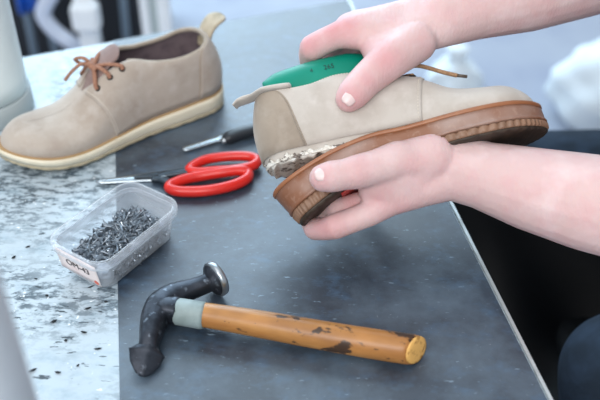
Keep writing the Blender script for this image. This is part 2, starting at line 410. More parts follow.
def shoe_upper(S, root, mats, near, glue=False):
    """near = sign of the side shown; parts of the upper as children of root in its local frame"""
    ns, nq = 84, 26
    ss = stations(ns)
    def body(off, s_max, s_min=0, closed=True):
        bm = bmesh.new()
        for sd in (-1, 1):
            rows = []
            for s in [x for x in ss if s_min <= x <= s_max]:
                rows.append([bm.verts.new(S.X(s, sd*(1-j/(nq-1)*.999), off)) for j in range(nq)])
            for A, B in zip(rows, rows[1:]):
                for j in range(nq-1): bm.faces.new((A[j], B[j], B[j+1], A[j+1]))
        bmesh.ops.remove_doubles(bm, verts=bm.verts[:], dist=.0004)
        return bm
    up = obj('upper', body(0, 1), mats['upper'], root)
    li = obj('lining', body(-.0022, .63), mats['lining'], root)
    # footbed inside
    bm = bmesh.new()
    grid(bm, lambda a, b: V(((.02+.9*a)*L, (b*2-1)*hw(.02+.9*a)*.97, S.z0(.02+.9*a)+.004)), 40, 7); obj('footbed', bm, mats['lining'], root)
    if glue:
        bm = bmesh.new()
        def gl(a, b, k):
            s = stations(60)[min(59, int(round(a*59)))]; z = S.z0(s) + (0 if k else -.0035)
            rag = .001*math.sin(s*170)+.0008*math.sin(s*391+1)
            return V((s*L, (b*2-1)*(hw(s)*1.01+(rag if k == 0 else 0)), z + (rag*1.5 if k == 0 else 0)))
        slab(bm, gl, 60, 9); gp = obj('glued_underside', bm, M['glue'], root); gp['label'] = 'underside with ragged white glue'
        bm = bmesh.new()
        pts = []
        def lump(a, b, k):
            s = .004+.62*a; q = -1+.001
            p = S.U(max(s, .004), near*.999); n = S.nrm(max(s, .004), near*.93); n.z = 0; n.normalize()
            h = .0055*(.75+.35*math.sin(s*90)+.3*math.sin(s*223+2)+.15*math.sin(s*517))
            z = -.0042 + b*max(.002, h)*(1-.75*a)
            rag = .0006*math.sin(s*300+b*7)+.0005*math.sin(s*711+b*11)
            return p + n*((.0002 if k == 0 else .0016+rag)) + V((0, 0, z))
        slab(bm, lump, 150, 6); gp = obj('glue_residue', bm, M['glue'], root); gp['label'] = 'torn whitish glue along the lower edge'
    # quarters and counter as real overlays
    for sd in (-1, 1):
        def qt(a, b, k):
            q = sd*(.985 - b*.955)
            top = 1-abs(q)
            s1 = .565+.075*top**1.0 - (.05*max(0, (top-.86)/.14)**2); s0 = .02
            s = s0+(s1-s0)*a
            return S.X(s, q, .0002+(.0014 if k else 0))
        bm = bmesh.new(); slab(bm, qt, 60, 24); obj('quarter', bm, mats['quarter'], root)
        # stitching along quarter front
        bm = bmesh.new()
        for b in np.linspace(.03, .93, 26):
            q = sd*(.985 - b*.955); top = 1-abs(q); s = .553+.075*top
            p, p2 = S.X(s, q, .0018), S.X(s+.0012, q-sd*.016, .0018); sweep(bm, [p, p2], .00035, seg=5)
        obj('stitching', bm, M['stitch'], root); bm = bmesh.new()
        for s in np.arange(.05, .43, .0105):
            p, p2 = S.X(s, sd*.07, .0018), S.X(s+.0065, sd*.07, .0018); sweep(bm, [p, p2], .00035, seg=5)
        obj('stitching', bm, M['stitch'], root)
    def ct(a, b, k):
        bb = b*2-1; sd = -1 if bb < 0 else 1
        z = a; q = sd*(.985-.93*z); s1 = .155-.085*z + .01*math.sin(z*PI)
        return S.X(max(.0015, s1*abs(bb)**1.4), q, .0004+(.0022 if k else 0))
    bm = bmesh.new(); slab(bm, ct, 20, 41)
    bmesh.ops.remove_doubles(bm, verts=bm.verts[:], dist=.0002); obj('heel_counter', bm, mats['counter'], root)
    # seam along counter front, near and far
    for sd in (-1, 1):
        bm = bmesh.new(); pts = []
        for z in np.linspace(.0, .98, 24):
            q = sd*(.985-.93*z); pts.append(S.X(.155-.085*z+.01*math.sin(z*PI)+.004, q, .0016))
        sweep(bm, pts, .0009, seg=6); obj('seam', bm, mats['seam'], root)
    # collar binding
    bm = bmesh.new()
    loop = [S.X(s, -.002, -.0006) for s in np.linspace(.44, .004, 40)] + [S.X(s, .002, -.0006) for s in np.linspace(.004, .44, 40)]
    sweep(bm, loop, (.0026, .0026), seg=10); obj('collar_binding', bm, mats['binding'], root)

def eyelets_and_laces(S, root, mats, near):
    es = [.475, .53, .585]; q0 = .2
    for sd in (-1, 1):
        for s in es:
            p = S.X(s, sd*q0, .0018); n = S.nrm(s, sd*q0)
            fr = frame(p, V((1, 0, 0)) - n*n.x, n); bm = bmesh.new()
            sweep(bm, [fr @ V((.0026*math.cos(t), .0026*math.sin(t), 0)) for t in np.linspace(0, 2*PI, 16, endpoint=False)], .0011, up=n, seg=8, closed=True)
            obj('eyelet', bm, M['eyelet'], root)
    tz = lambda s: S.U(s, 0).z
    def seg(name, pts, r=.0021):
        bm = bmesh.new(); sweep(bm, spline(pts, 26), (r, r*.8), seg=8); return obj(name, bm, mats['lace'], root)
    E = lambda s, sd: S.X(s, sd*q0, .0028)
    mid = lambda s, dz=.006: V((s*L, 0, tz(s)+dz))
    return seg, E, mid

def tongue(S, root, mats, s0=.66, s1=.40, lift=.022, wide=1):
    def tg(a, b, k):
        s = s0+(s1-s0)*a; w = (.019+.008*a)*wide; y = (b*2-1)*w
        if a > .85: y *= math.sqrt(max(.1, 1-((a-.85)/.16)**2))
        z = S.Hf(max(.5, s)) + S.z0(s) - .006 + lift*a**1.8 - 9*y*y
        return V((s*L, y, z+(.0025 if k else 0)))
    bm = bmesh.new(); slab(bm, tg, 20, 13); obj('tongue', bm, mats.get('tongue', mats['upper']), root)

def sole_mesh(bm, fr, rows, margin=.004, n=150, teeth=None):
    """fr(x) -> (P, T, N, W) at arclength x along the top centre; rows: list of (outward offset, depth fn(s)); a closed solid"""
    ss = stations(n)
    side = []
    for sd in (-1, 1):
        for s in (ss if sd < 0 else ss[::-1][1:-1]):
            side.append((s, sd))
    Lm = L+2*margin
    def outl(s, sd):
        return (s*Lm-margin, sd*(hw(s)+margin*min(1, 8*min(s, 1-s)+.0)))
    pts = [V((*outl(s, sd), 0)) for s, sd in side]
    k = len(pts); nr = []
    for i in range(k):
        t = pts[(i+1) % k]-pts[i-1]; nv = V((t.y, -t.x, 0)); nv.normalize(); nr.append(nv)
    rings = []
    for j, (off, dep) in enumerate(rows):
        ring = []
        for i in range(k):
            s = side[i][0]; o = off(s, i) if callable(off) else off
            p = pts[i]+nr[i]*o; P, T, N, W = fr(min(max(p.x, -.02), Lm+.02))
            d = dep(s, i) if callable(dep) else dep
            ring.append(bm.verts.new(P + W*p.y - N*d))
        rings.append(ring)
    for A, B in zip(rings, rings[1:]):
        for i in range(k): bm.faces.new((A[i], A[(i+1) % k], B[(i+1) % k], B[i]))
    m_ = n
    for R, fl in ((rings[0], 0), (rings[-1], 1)):
        # pairs: index i (near) with k-i (far)
        for i in range(0, m_-1):
            a, b = R[i], R[i+1]; c, d = R[(k-i-1) % k], R[(k-i) % k]
            vs = [a, b, c, d]; u = []
            for v in vs:
                if v not in u: u.append(v)
            if len(u) >= 3:
                try: bm.faces.new(u)
                except ValueError: pass

# ---- shoe on the bench
hp, tp = on(217, 97), on(22, 163)
xd = (tp-hp); xd.z = 0; xd.normalize()
spring = lambda s: .014*max(0, (s-.68)/.32)**2
thickL = smooth_curve([0, .3, .6, 1], [.024, .022, .017, .014])
SL = Shoe(H=([0, .08, .2, .33, .45, .55, .62, .7, .8, .9, 1], [.070, .066, .063, .067, .076, .067, .053, .037, .031, .029, .024]), o=[.03, .03, .029, .026, .0185, .0150, .0135, .010, 0], lean=.014, z0=lambda s: spring(s)+thickL(s)-.002)
mxL = frame(V((hp.x, hp.y, TZ+.002)), xd, V((0, 0, 1)))
shoeL = thing('shoe', 'beige suede lace-up shoe with a cream sole standing on the bench', 'shoe', mxL, 'pair of beige suede shoes')
bpy.context.view_layer.update()
mt = dict(upper=M['suede_pink'], lining=M['lining'], quarter=M['suede_pink'], counter=M['suede_pink'], binding=M['suede_counter'], seam=M['suede_counter'], lace=M['lace_rust'], tongue=M['suede_pinkdark'])
shoe_upper(SL, shoeL, mt, 1)
tongue(SL, shoeL, mt, s0=.70, s1=.45, lift=.020, wide=.62)
seg, E, mid = eyelets_and_laces(SL, shoeL, mt, 1)
knot = mid(.565, .010)
for s in (.475, .53, .585):
    for sd in (-1, 1):
        e = E(s, sd); seg('lace', [e+V((0, 0, -.002)), e+V((0, -sd*.003, .002)), (e+knot)/2+V((0, 0, .004)), knot], .0026)
bm = bmesh.new(); sweep(bm, spline([knot+V((0, -.008, -.001)), knot+V((.003, 0, .003)), knot+V((0, .008, -.001))], 12), (.004, .0035), seg=10); obj('lace_knot', bm, mt['lace'], shoeL)
seg('lace_loop', [knot, knot+V((.006, -.010, .008)), knot+V((.012, -.022, .003)), knot+V((.006, -.020, -.004)), knot], .0024)
seg('lace_end', [knot, knot+V((.010, -.006, .004)), knot+V((.022, -.010, -.004)), knot+V((.030, -.014, -.014))], .0024)
# pull tab
tabc = spline([V((.014, 0, .050)), V((.011, 0, .064)), V((.005, 0, .076)), V((-.005, 0, .083)), V((-.016, 0, .084))], 17)
def tabL(a, b, k):
    i_ = int(round(a*16)); p = tabc[i_]; q = tabc[min(i_+1, 16)]-tabc[max(i_-1, 0)]; q.normalize(); nn = V((-q.z, 0, q.x))
    y = (b*2-1)*(.0125+.0015*a)
    if a > .7: y *= math.sqrt(max(.12, 1-((a-.7)/.32)**2))
    return V((p.x, y, p.z+SL.z0(0))) + nn*(.0015 if k else -.0015)
bm = bmesh.new(); slab(bm, tabL, 17, 9); obj('pull_tab', bm, M['tab'], shoeL)
def frL(x):
    s = min(1, max(0, x/L)); e = .004
    z = spring(s)+thickL(s)
    return V((x, 0, z)), V((1, 0, 0)), V((0, 0, 1)), V((0, 1, 0))
bm = bmesh.new()
th = lambda f, c=0: (lambda s, i: thickL(s)*f+c)
sole_mesh(bm, frL, [(-.001, 0), (.0012, .0008), (.0016, th(.25)), (.001, th(.6)), (.0004, th(1, -.006)), (-.001, th(1, -.0055))]); obj('midsole', bm, M['cream'], shoeL)
bm = bmesh.new()
lug = lambda s, i: (.0016 if (i % 8) < 5 else 0)
sole_mesh(bm, frL, [(-.001, th(1, -.006)), (.0008, th(1, -.0058)), (lambda s, i: .0006+.6*lug(s, i)*.5, lambda s, i: thickL(s)-.002), (-.002, lambda s, i: thickL(s)-(0 if lug(s, i) else .0022))]); obj('outsole', bm, M['cream_out'], shoeL)
bm = bmesh.new()
sole_mesh(bm, frL, [(-.004, -.0005), (.0004, -.001), (.0012, -.0002), (.0004, .0012), (-.003, .0012)], margin=.003); obj('welt', bm, M['welt'], shoeL)

# ---- shoe held in the hands
ROLL = math.radians(13); TILT = math.radians(12.6); DN = .765
A = RT*math.cos(TILT)+UP*math.sin(TILT); N2 = -RT*math.sin(TILT)+UP*math.cos(TILT)
Nn = N2*math.cos(ROLL)+FW*math.sin(ROLL); Ww = FW*math.cos(ROLL)-N2*math.sin(ROLL)
orig = at(264, 161, DN) + Ww*.034
SH = Shoe(H=([0, .08, .2, .33, .45, .55, .62, .7, .8, .9, 1], [.070, .065, .063, .068, .066, .057, .052, .037, .030, .028, .022]))
mxH = frame(orig, A, Nn) @ Matrix.Diagonal((.968, 1, 1, 1))
shoeH = thing('shoe', 'beige suede shoe held in both hands, its brown rubber sole half torn off', 'shoe', mxH, 'pair of beige suede shoes')
bpy.context.view_layer.update()
mh = dict(upper=M['suede'], lining=M['lining'], quarter=M['suede'], counter=M['suede_counter'], binding=M['suede'], seam=M['suede_counter'], lace=M['lace'])
shoe_upper(SH, shoeH, mh, -1, glue=True)
tongue(SH, shoeH, mh, lift=.01)
seg, E, mid = eyelets_and_laces(SH, shoeH, mh, -1)
for s, s2 in ((.475, .53), (.53, .585), (.585, .53)):
    e, f = E(s, -1), E(s2, 1); seg('lace', [e, (e+f)/2+V((0, 0, .005)), f])
iH = mxH.inverted()
le = [at(408, 66, .80), at(420, 66, .80), at(432, 69, .80), at(446, 73, .80), at(457, 75.5, .80)]
bm = bmesh.new(); sweep(bm, spline([iH @ p for p in le], 24), (.0024, .002), seg=10); lp = obj('lace_end', bm, mh['lace'], shoeH)
bm = bmesh.new(); sweep(bm, [iH @ p for p in (at(456.5, 75.4, .80), at(467, 76.6, .80))], .0017, seg=8); obj('aglet', bm, M['aglet'], lp)
# pull tab folding out behind the heel
tabp = [at(290, 85, .782), at(274, 88.5, .788), at(262, 92, .794), at(253, 97, .798), at(245, 100, .80), at(238, 103, .80), at(234.5, 107, .80)]
tabp = spline([iH @ p for p in tabp], 30); bm = bmesh.new()
wid = V((0, 1, 0))
rs = [(.0058, .0085)]*30
bm2 = bm
for_r = []
sweep(bm, tabp, [(.0018+.0006*math.sin(i*.4), .0095 if i > 8 else .004+.0007*i) for i in range(30)], up=wid, seg=12, power=3); obj('pull_tab', bm, M['suede'], shoeH)

# ---- its peeled sole: bent along a curve in the shoe's own frame
edge_px = [(268, 196), (278, 186), (296, 173.5), (318, 159.5), (340, 147.5), (370, 135), (400, 124.5), (432, 116), (470, 108.5), (505, 102.5), (541, 97.5)]
E3 = [at(px, py, DN) for px, py in edge_px]
E2 = [V(((p-orig).dot(A), (p-orig).dot(N2), 0)) for p in E3]
dense = spline(E2, 240)
arc = [0]
for p, q in zip(dense, dense[1:]): arc.append(arc[-1]+(q-p).length)
scale = (L+.008)/arc[-1]
roll_f = smooth_curve([0, .3, .5, .6, 1], [math.radians(7), math.radians(10), math.radians(12.5), ROLL, ROLL])
xy = []
for p, t in zip(dense, arc):
    u = min(1, max(0, t/arc[-1])); k_ = min(1, max(0, (u-.40)/.14)); k_ = k_*k_*(3-2*k_)
    yv = p.y - hw(min(.8, max(.08, u)))*math.sin(roll_f(u))
    xy.append(V((p.x, yv*(1-k_) + .0015*k_, 0)))
# the front half lies under the upper: run it exactly to the toe
for _ in range(30): xy = [xy[0]] + [(a+b*2+c)/4 for a, b, c in zip(xy, xy[1:], xy[2:])] + [xy[-1]]
arc2 = [0]
for p, q in zip(xy[::-1], xy[-2::-1]): arc2.append(arc2[-1]+(q-p).length)
xy = xy[::-1]
toe_x = L + .004
def frS(x):
    d = toe_x - x                       # distance back from the toe tip along the bent line
    base = (toe_x - xy[0].x)            # small straight lead-in at the toe
    cr, sr = math.cos(ROLL), math.sin(ROLL)
    if d <= base: p = V((x, .0015, 0)); T2 = V((1, 0, 0))
    else:
        t = min(d-base, arc2[-1]+.03); i = int(min(max(np.searchsorted(arc2, t)-1, 0), len(xy)-2))
        f = (t-arc2[i])/(arc2[i+1]-arc2[i]); p = xy[i].lerp(xy[i+1], f) if f <= 1 else xy[i+1]+(xy[i+1]-xy[i])*(f-1)
        T2 = (xy[max(i-4, 0)]-xy[min(i+5, len(xy)-1)]).normalized()
    dr = roll_f(min(1, max(0, x/L))) - ROLL
    n2 = V((-T2.y, T2.x, 0))
    cv_ = lambda v: V((v.x, -v.y*sr, v.y*cr))   # shoe axes: A, W, N
    n3 = cv_(n2)
    T = cv_(T2).normalized(); N = (V((0, 0, 1)) - T*T.z).normalized(); W = N.cross(T)
    N, W = N*math.cos(dr)+W*math.sin(dr), W*math.cos(dr)-N*math.sin(dr)
    return cv_(p), T, N, W
thS = smooth_curve([0, .25, .5, .75, 1], [.042, .036, .029, .028, .027])
ts = lambda f, c=0: (lambda s, i: thS(s)*f+c)
sole = bpy.data.objects.new('sole', None); COL.objects.link(sole); sole.parent = shoeH
sole['label'] = 'brown rubber sole bent away from the heel'
ms = .004
bm = bmesh.new()
sole_mesh(bm, frS, [(-.004, -.0003), (-.0002, -.0006), (.0010, .0004), (.0012, .0028), (.0002, .0036), (-.0012, .0036)]); obj('lip', bm, M['brown_lip'], sole)
bm = bmesh.new()
sole_mesh(bm, frS, [(-.002, .0034), (.0002, .0036), (.0007, ts(.25)), (.0012, ts(.5)), (.0014, ts(.56)), (.0024, ts(.58)), (.0024, ts(.63)), (.001, ts(.65)), (-.002, ts(.66))]); obj('midsole', bm, M['brown'], sole)
bm = bmesh.new()
tooth = lambda hi, lo: (lambda s, i: hi if (i % 4) != 0 else lo)
sole_mesh(bm, frS, [(-.002, ts(.645)), (tooth(.0012, -.0012), ts(.66)), (tooth(.0026, -.0010), ts(.70)), (tooth(.0024, -.0010), ts(.86)), (tooth(.001, -.0012), ts(.90)), (-.003, ts(.905))], n=170); obj('toothed_band', bm, M['brown_teeth'], sole)
bm = bmesh.new()
sole_mesh(bm, frS, [(-.003, ts(.89)), (.0004, ts(.9)), (.0008, ts(.94)), (-.0015, lambda s, i: thS(s) if i % 6 < 4 else thS(s)-.0012), (-.007, ts(1.01))]); obj('tread', bm, M['tread'], sole)
def redp(a, b, k):
    x = .055+.075*a; P, T, N, W = frS(x); s = x/L
    return P + W*((b*2-1)*.027) - N*(thS(s)*1.01+(.0018 if k else 0))
bm = bmesh.new(); slab(bm, redp, 12, 9); obj('tread_insert', bm, M['red_tread'], sole)

# ---- green last inside the held shoe
lw = lambda s: .0255*max(0, 1-((s-.275)/.2255)**2)**.42
def lastp(s, a):
    """section angle a round the last"""
    zt = interp([0, .03, .10, .25, .38, .45, .55], [.086, .086, .093, .096, .096, .092, .080], s)
    zb = .006; zm = (zt+zb)/2; hh = (zt-zb)/2; w = lw(s)
    c, d = math.cos(a), math.sin(a)
    c = math.copysign(abs(c)**.7, c); d = math.copysign(abs(d)**.55, d)
    return V((s*L, w*c, zm+hh*d))
bm = bmesh.new(); ss = [.050+.449*(u-.13*math.sin(2*PI*u)) for u in np.linspace(0, 1, 44)]
rings = [[bm.verts.new(lastp(min(max(s, .0501), .4999), 2*PI*k/40)) for k in range(40)] for s in ss]
for R, Q in zip(rings, rings[1:]):
    for k in range(40): bm.faces.new((R[k], R[(k+1) % 40], Q[(k+1) % 40], Q[k]))
bm.faces.new(rings[0][::-1]); bm.faces.new(rings[-1])
last = obj('shoe_last', bm, M['green'], matrix=mxH); tag(last, 'green plastic shoe last filling the opening of the held shoe', 'shoe last')
for word, s, sz in (('4', .235, .0062), ('265', .30, .0072)):
    p = lastp(s, -2.2 + 2*PI); 
    # lettering on the near upper wall of the last
    a0 = 2*PI - PI - .78
    best = min((abs(lastp(s, a).z - .0800), a) for a in np.linspace(PI*.55, PI*1.02, 200))[1]
    p = lastp(s, best); tx = (lastp(s+.01, best)-lastp(s-.01, best)).normalized(); ty = (lastp(s, best-.03)-lastp(s, best+.03)).normalized(); nn = tx.cross(ty).normalized()
    if nn.y > 0: nn = -nn
    ty = nn.cross(tx)
    mm = Matrix((tx, ty, nn)).transposed().to_4x4(); mm.translation = p+nn*.0004
    obj('size_marking', text_mesh(word, sz), M['print'], last, smooth=False, matrix=mm)

# ------------------------------------------------------------------ person
flush = []
body = bmesh.new()
def B(px, py, d, r): return (at(px, py, d), r)
# right hand (over the shoe)
wR = [B(441, 8, .815, .021), B(440, 26, .80, .021)]
mcpR = [B(347, 33, .797, .0150), B(349, 27, .820, .0140), B(356, 22, .838, .012), B(370, 22, .856, .011)]
hull(body, wR + [B(405, 20, .815, .020), B(405, 36, .80, .02)])
hull(body, [B(405, 20, .815, .020), B(405, 36, .80, .02)] + mcpR[:2] + [B(375, 40, .795, .012)])
hull(body, [B(405, 20, .82, .018)] + mcpR[1:])
# web of the thumb and thumb
hull(body, [B(412, 42, .79, .019), B(384, 60, .78, .0165), B(372, 46, .79, .012), B(405, 36, .80, .018)])
chain(body, [B(416, 42, .79, .020), B(388, 61, .775, .0185), B(366, 80, .767, .0158), B(354, 93, .7645, .0150), B(349, 98.5, .7655, .0128)])
idx = [mcpR[0], B(336, 36, .800, .0128), B(323, 42, .806, .0128), B(313, 48, .813, .0134), B(310, 55, .826, .0116), B(311, 63, .840, .0112), B(318, 76, .856, .0095)]
chain(body, idx)
chain(body, [mcpR[1], B(334, 42, .846, .0118), B(328, 58, .868, .0105), B(336, 76, .874, .0092)])
chain(body, [mcpR[2], B(346, 40, .868, .0112), B(344, 58, .884, .0098), B(352, 76, .886, .0086)])
chain(body, [mcpR[3], B(362, 40, .884, .0100), B(362, 56, .892, .0090), B(368, 70, .892, .0080)])
# right arm: forearm, upper arm
elR = V((.415, .835, .985)); shR = V((.60, .90, 1.12))
fR = [(at(441, 17, .807), .0265), (at(475, 9, .815), .030), (at(530, -7, .83), .038), (at(590, -28, .85), .0445), (at(645, -45, .865), .046), (elR, .043)]
chain(body, fR); chain(body, [(elR, .043), (elR.lerp(shR, .5), .05), (shR, .058)])
hull(body, wR + [fR[0], fR[1]])
flush += [(at(333, 24, .79), .020, 1), (at(308, 42, .80), .016, .9), (at(318, 38, .80), .014, .8), (at(350, 97, .755), .016, .8), (at(386, 62, .76), .018, .7), (at(345, 28, .79), .016, .9), (at(366, 80, .755), .012, .6), (at(350, 50, .79), .02, .5)]
# left hand (under the sole)
wL = [B(452, 156, .775, .0225), B(451, 176, .768, .0225)]
mcpL = [B(390, 200, .768, .0150), B(394, 193, .790, .0145), B(400, 186, .81, .0135), B(410, 180, .828, .012)]
hull(body, wL + [B(425, 160, .768, .021), B(420, 186, .768, .02)])
hull(body, [B(425, 160, .768, .021), B(420, 186, .768, .02), B(396, 165, .755, .018)] + mcpL[:2])
hull(body, [B(420, 186, .775, .019)] + mcpL[1:])
hull(body, [B(398, 162, .757, .018), B(432, 157, .760, .0225), B(372, 172, .752, .0135), B(372, 190, .764, .013), mcpL[0]])
chain(body, [B(435, 163, .762, .020), B(398, 161, .752, .0185), B(377, 167, .747, .0160), B(357, 172, .743, .0156), B(345, 174.5, .742, .0140), B(332, 176.5, .741, .0144), B(323, 178, .742, .0126)])
chain(body, [mcpL[0], B(368, 214, .765, .0122), B(350, 221, .767, .0118), B(336, 226, .771, .0124), B(325, 229, .780, .0108), B(315, 229, .791, .0108), B(310, 222, .812, .0094)])
chain(body, [mcpL[1], B(366, 201, .783, .0112), B(350, 206, .786, .0108), B(338, 209, .791, .0114), B(329, 213, .803, .0100), B(322, 214, .818, .0100), B(324, 202, .840, .0086)])
chain(body, [mcpL[2], B(362, 206, .826, .0112), B(346, 200, .846, .0096), B(344, 186, .852, .0086)])
chain(body, [mcpL[3], B(384, 198, .846, .0098), B(370, 192, .862, .0086), B(366, 180, .866, .0078)])
elL = V((.350, .560, .850)); shL = V((.49, .52, 1.08))
fL = [(at(452, 167, .770), .0272), (at(485, 176, .766), .0315), (at(535, 190, .757), .0385), (at(590, 203, .745), .0440), (at(640, 213, .733), .0465), (elL, .043)]
chain(body, fL); chain(body, [(elL, .043), (elL.lerp(shL, .5), .05), (shL, .058)])
hull(body, wL + [fL[0], fL[1]])
flush += [(at(348, 216, .775), .010, .9), (at(340, 218, .77), .009, .8), (at(322, 178, .73), .014, .5), (at(360, 168, .73), .014, .4), (at(400, 208, .755), .02, .4), (at(330, 226, .765), .022, .55), (at(420, 180, .75), .02, .3), (at(352, 205, .78), .012, .7), (at(380, 195, .755), .016, .35)]
# torso, neck, head, legs
pel = V((.735, .80, .575)); ch = V((.62, .735, .95)); nk = V((.53, .70, 1.155)); hd = V((.455, .69, 1.285))
hull(body, [(pel+V((0, -.09, 0)), .095), (pel+V((0, .09, 0)), .095), (V((.70, .70, .74)), .09), (V((.70, .85, .74)), .09)])
hull(body, [(V((.70, .70, .74)), .09), (V((.70, .85, .74)), .09), (ch+V((0, -.08, 0)), .10), (ch+V((.02, .08, .01)), .10)])
hull(body, [(ch+V((0, -.08, 0)), .10), (ch+V((.02, .08, .01)), .10), (shL+V((.05, .03, -.02)), .062), (shR+V((.0, -.04, -.02)), .062)])
hull(body, [(shL, .055), (nk+V((.02, 0, -.02)), .052), (shR, .055)])
chain(body, [(nk+V((.03, 0, -.03)), .058), (nk.lerp(hd, .5), .052), (hd+V((.0, 0, -.02)), .055)])
hull(body, [(hd+V((.02, 0, .045)), .080), (hd+V((-.03, 0, .03)), .072), (hd+V((-.035, 0, -.045)), .048), (hd+V((-.055, 0, -.075)), .030)])
fc = V((-.82, 0, -.57)); fu = V((-.57, 0, .82))
hull(body, [(hd+fc*.088+fu*.01, .012), (hd+fc*.106-fu*.018, .011), (hd+fc*.09-fu*.024+V((0, .012, 0)), .008), (hd+fc*.09-fu*.024-V((0, .012, 0)), .008)])
for sd in (-1, 1):
    hull(body, [(hd+V((.02, sd*.078, .02)), .012), (hd+V((.03, sd*.082, -.015)), .008), (hd+V((.03, sd*.086, .03)), .008)])
hull(body, [(hd+fc*.085-fu*.05+V((0, .016, 0)), .010), (hd+fc*.085-fu*.05-V((0, .016, 0)), .010)])
hipL = V((.70, .71, .60)); knL = V((.350, .592, .597)); anL = V((.44, .52, .11)); hipR = V((.70, .91, .595)); knR = V((.225, .975, .575)); anR = V((.24, .96, .11))
for h, k_, a_ in ((hipL, knL, anL), (hipR, knR, anR)):
    chain(body, [(h, .085), (h.lerp(k_, .5), .072), (k_, .056)]); chain(body, [(k_, .056), (k_.lerp(a_, .35), .055), (a_, .038)])
    hull(body, [(a_+V((.02, 0, -.06)), .034), (a_+V((-.02, 0, -.03)), .036), (a_+V((-.15, 0, -.075)), .022)])
me = remeshed(body, .0021, 4)
co = np.empty(len(me.vertices)*3, np.float32); me.vertices.foreach_get('co', co); co = co.reshape(-1, 3)
fl = np.zeros(len(co), np.float32)
for p, r, w in flush:
    d = np.linalg.norm(co-np.array(p, np.float32), axis=1); fl = np.maximum(fl, w*np.exp(-(d/r)**2))
at_ = me.attributes.new('flush', 'FLOAT', 'POINT'); at_.data.foreach_set('value', fl)
me.materials.clear(); me.materials.append(M['skin'])
person = obj('person', me, M['skin']); tag(person, 'person in dark jeans seated at the bench, bare forearms holding the torn shoe', 'person')
def nail(c, along, out_, w=.0062, l=.0078):
    fr = frame(c, along, out_); bm = bmesh.new()
    def f(a, b, k):
        x = (a*2-1); y = (b*2-1); ww = w*(1-.12*x*x) * (math.sqrt(max(.15, 1-((abs(x)-.6)/.5)**2)) if abs(x) > .6 else 1)
        return fr @ V((x*l, y*ww, -.0022*y*y - .0008*x*x + (.0006 if k else 0)))
    slab(bm, f, 12, 9); obj('thumbnail', bm, M['nail'], person)
tR = (at(349, 101, .7675)-at(358, 90, .768)).normalized(); nail(at(350.5, 98, .7655)-FW*.0142+tR*.001, tR, -FW-UP*.1)
tL = (at(322, 178, .742)-at(336, 175.5, .741)).normalized(); nail(at(323, 177, .7415)-FW*.0118+UP*.003, tL, (-FW+UP*.35))
# clothes
bm = bmesh.new()
for h, k_, a_ in ((hipL, knL, anL), (hipR, knR, anR)):
    chain(bm, [(h, .100), (h.lerp(k_, .5), .086), (k_, .070)]); chain(bm, [(k_, .070), (k_.lerp(a_, .4), .066), (a_+V((0, 0, .0)), .052)])
hull(bm, [(pel+V((0, -.09, 0)), .105), (pel+V((0, .09, 0)), .105), (V((.71, .71, .70)), .10), (V((.71, .86, .70)), .10)])
trous = obj('trousers', remeshed(bm, .006, 6), M['denim'], person); trous.data.materials.clear(); trous.data.materials.append(M['denim'])
bm = bmesh.new()
pts = [hipL.lerp(knL, t) + V((-.02, -.083+.014*t, .04)) for t in (.2, .5, .8, 1)]
sweep(bm, spline(pts, 20), .0022, seg=6); obj('seam', bm, M['denim_seam'], trous)
bm = bmesh.new()
hull(bm, [(V((.70, .70, .70)), .108), (V((.70, .85, .70)), .108), (ch+V((0, -.08, 0)), .112), (ch+V((.02, .08, .01)), .112)])
hull(bm, [(ch+V((0, -.08, 0)), .112), (ch+V((.02, .08, .01)), .112), (shL+V((.04, .03, -.02)), .072), (shR+V((0, -.04, -.02)), .072)])
hull(bm, [(shL, .066), (nk+V((.05, 0, -.045)), .058), (shR, .066)])
for e, s in ((elL, shL), (elR, shR)): chain(bm, [(s, .070), (s.lerp(e, .55), .066)])
tee = obj('tee_shirt', remeshed(bm, .006, 6), M['tee'], person); tee.data.materials.clear(); tee.data.materials.append(M['tee'])
bm = bmesh.new(); hull(bm, [(hd+V((.03, 0, .06)), .080), (hd+V((.05, 0, .0)), .072), (hd+V((-.02, 0, .075)), .066)])
hr = obj('hair', remeshed(bm, .005, 4), M['hair'], person); hr.data.materials.clear(); hr.data.materials.append(M['hair'])
for a_ in (anL, anR):
    bm = bmesh.new(); hull(bm, [(a_+V((.02, 0, -.062)), .045), (a_+V((-.02, 0, -.03)), .046), (a_+V((-.02, 0, -.062)), .045), (a_+V((-.16, 0, -.075)), .032), (a_+V((.0, 0, .02)), .044)])
    for v in bm.verts: v.co.z = max(v.co.z, .003)
    ob = obj('boot', remeshed(bm, .005, 3), M['boot'], person); ob.data.materials.clear(); ob.data.materials.append(M['boot'])
ap = [V((0, .945, .615)), V((0, .87, .55)), V((0, .80, .475)), V((0, .73, .45)), V((0, .66, .455)), V((0, .60, .47)), V((0, .55, .43)), V((0, .50, .36)), V((0, .47, .25))]
apc = spline(ap, 40)
def apf(a, b, k):
    p = apc[int(round(b*39))]; x = .14+.56*a
    w = .012*math.sin(x*23+b*9)+.008*math.sin(x*41-b*17)
    return V((x, p.y, p.z+w*math.sin(PI*min(1, b*1.3+.05)) + .02*a - (.004 if k == 0 else 0)))
bm = bmesh.new(); slab(bm, apf, 50, 40); obj('lap_shade_sheet', bm, M['vinyl'], person)['label'] = 'guessed black leather sheet across the lap, added to fill the shade'  # dark sheet added to stand for the shade between the thighs
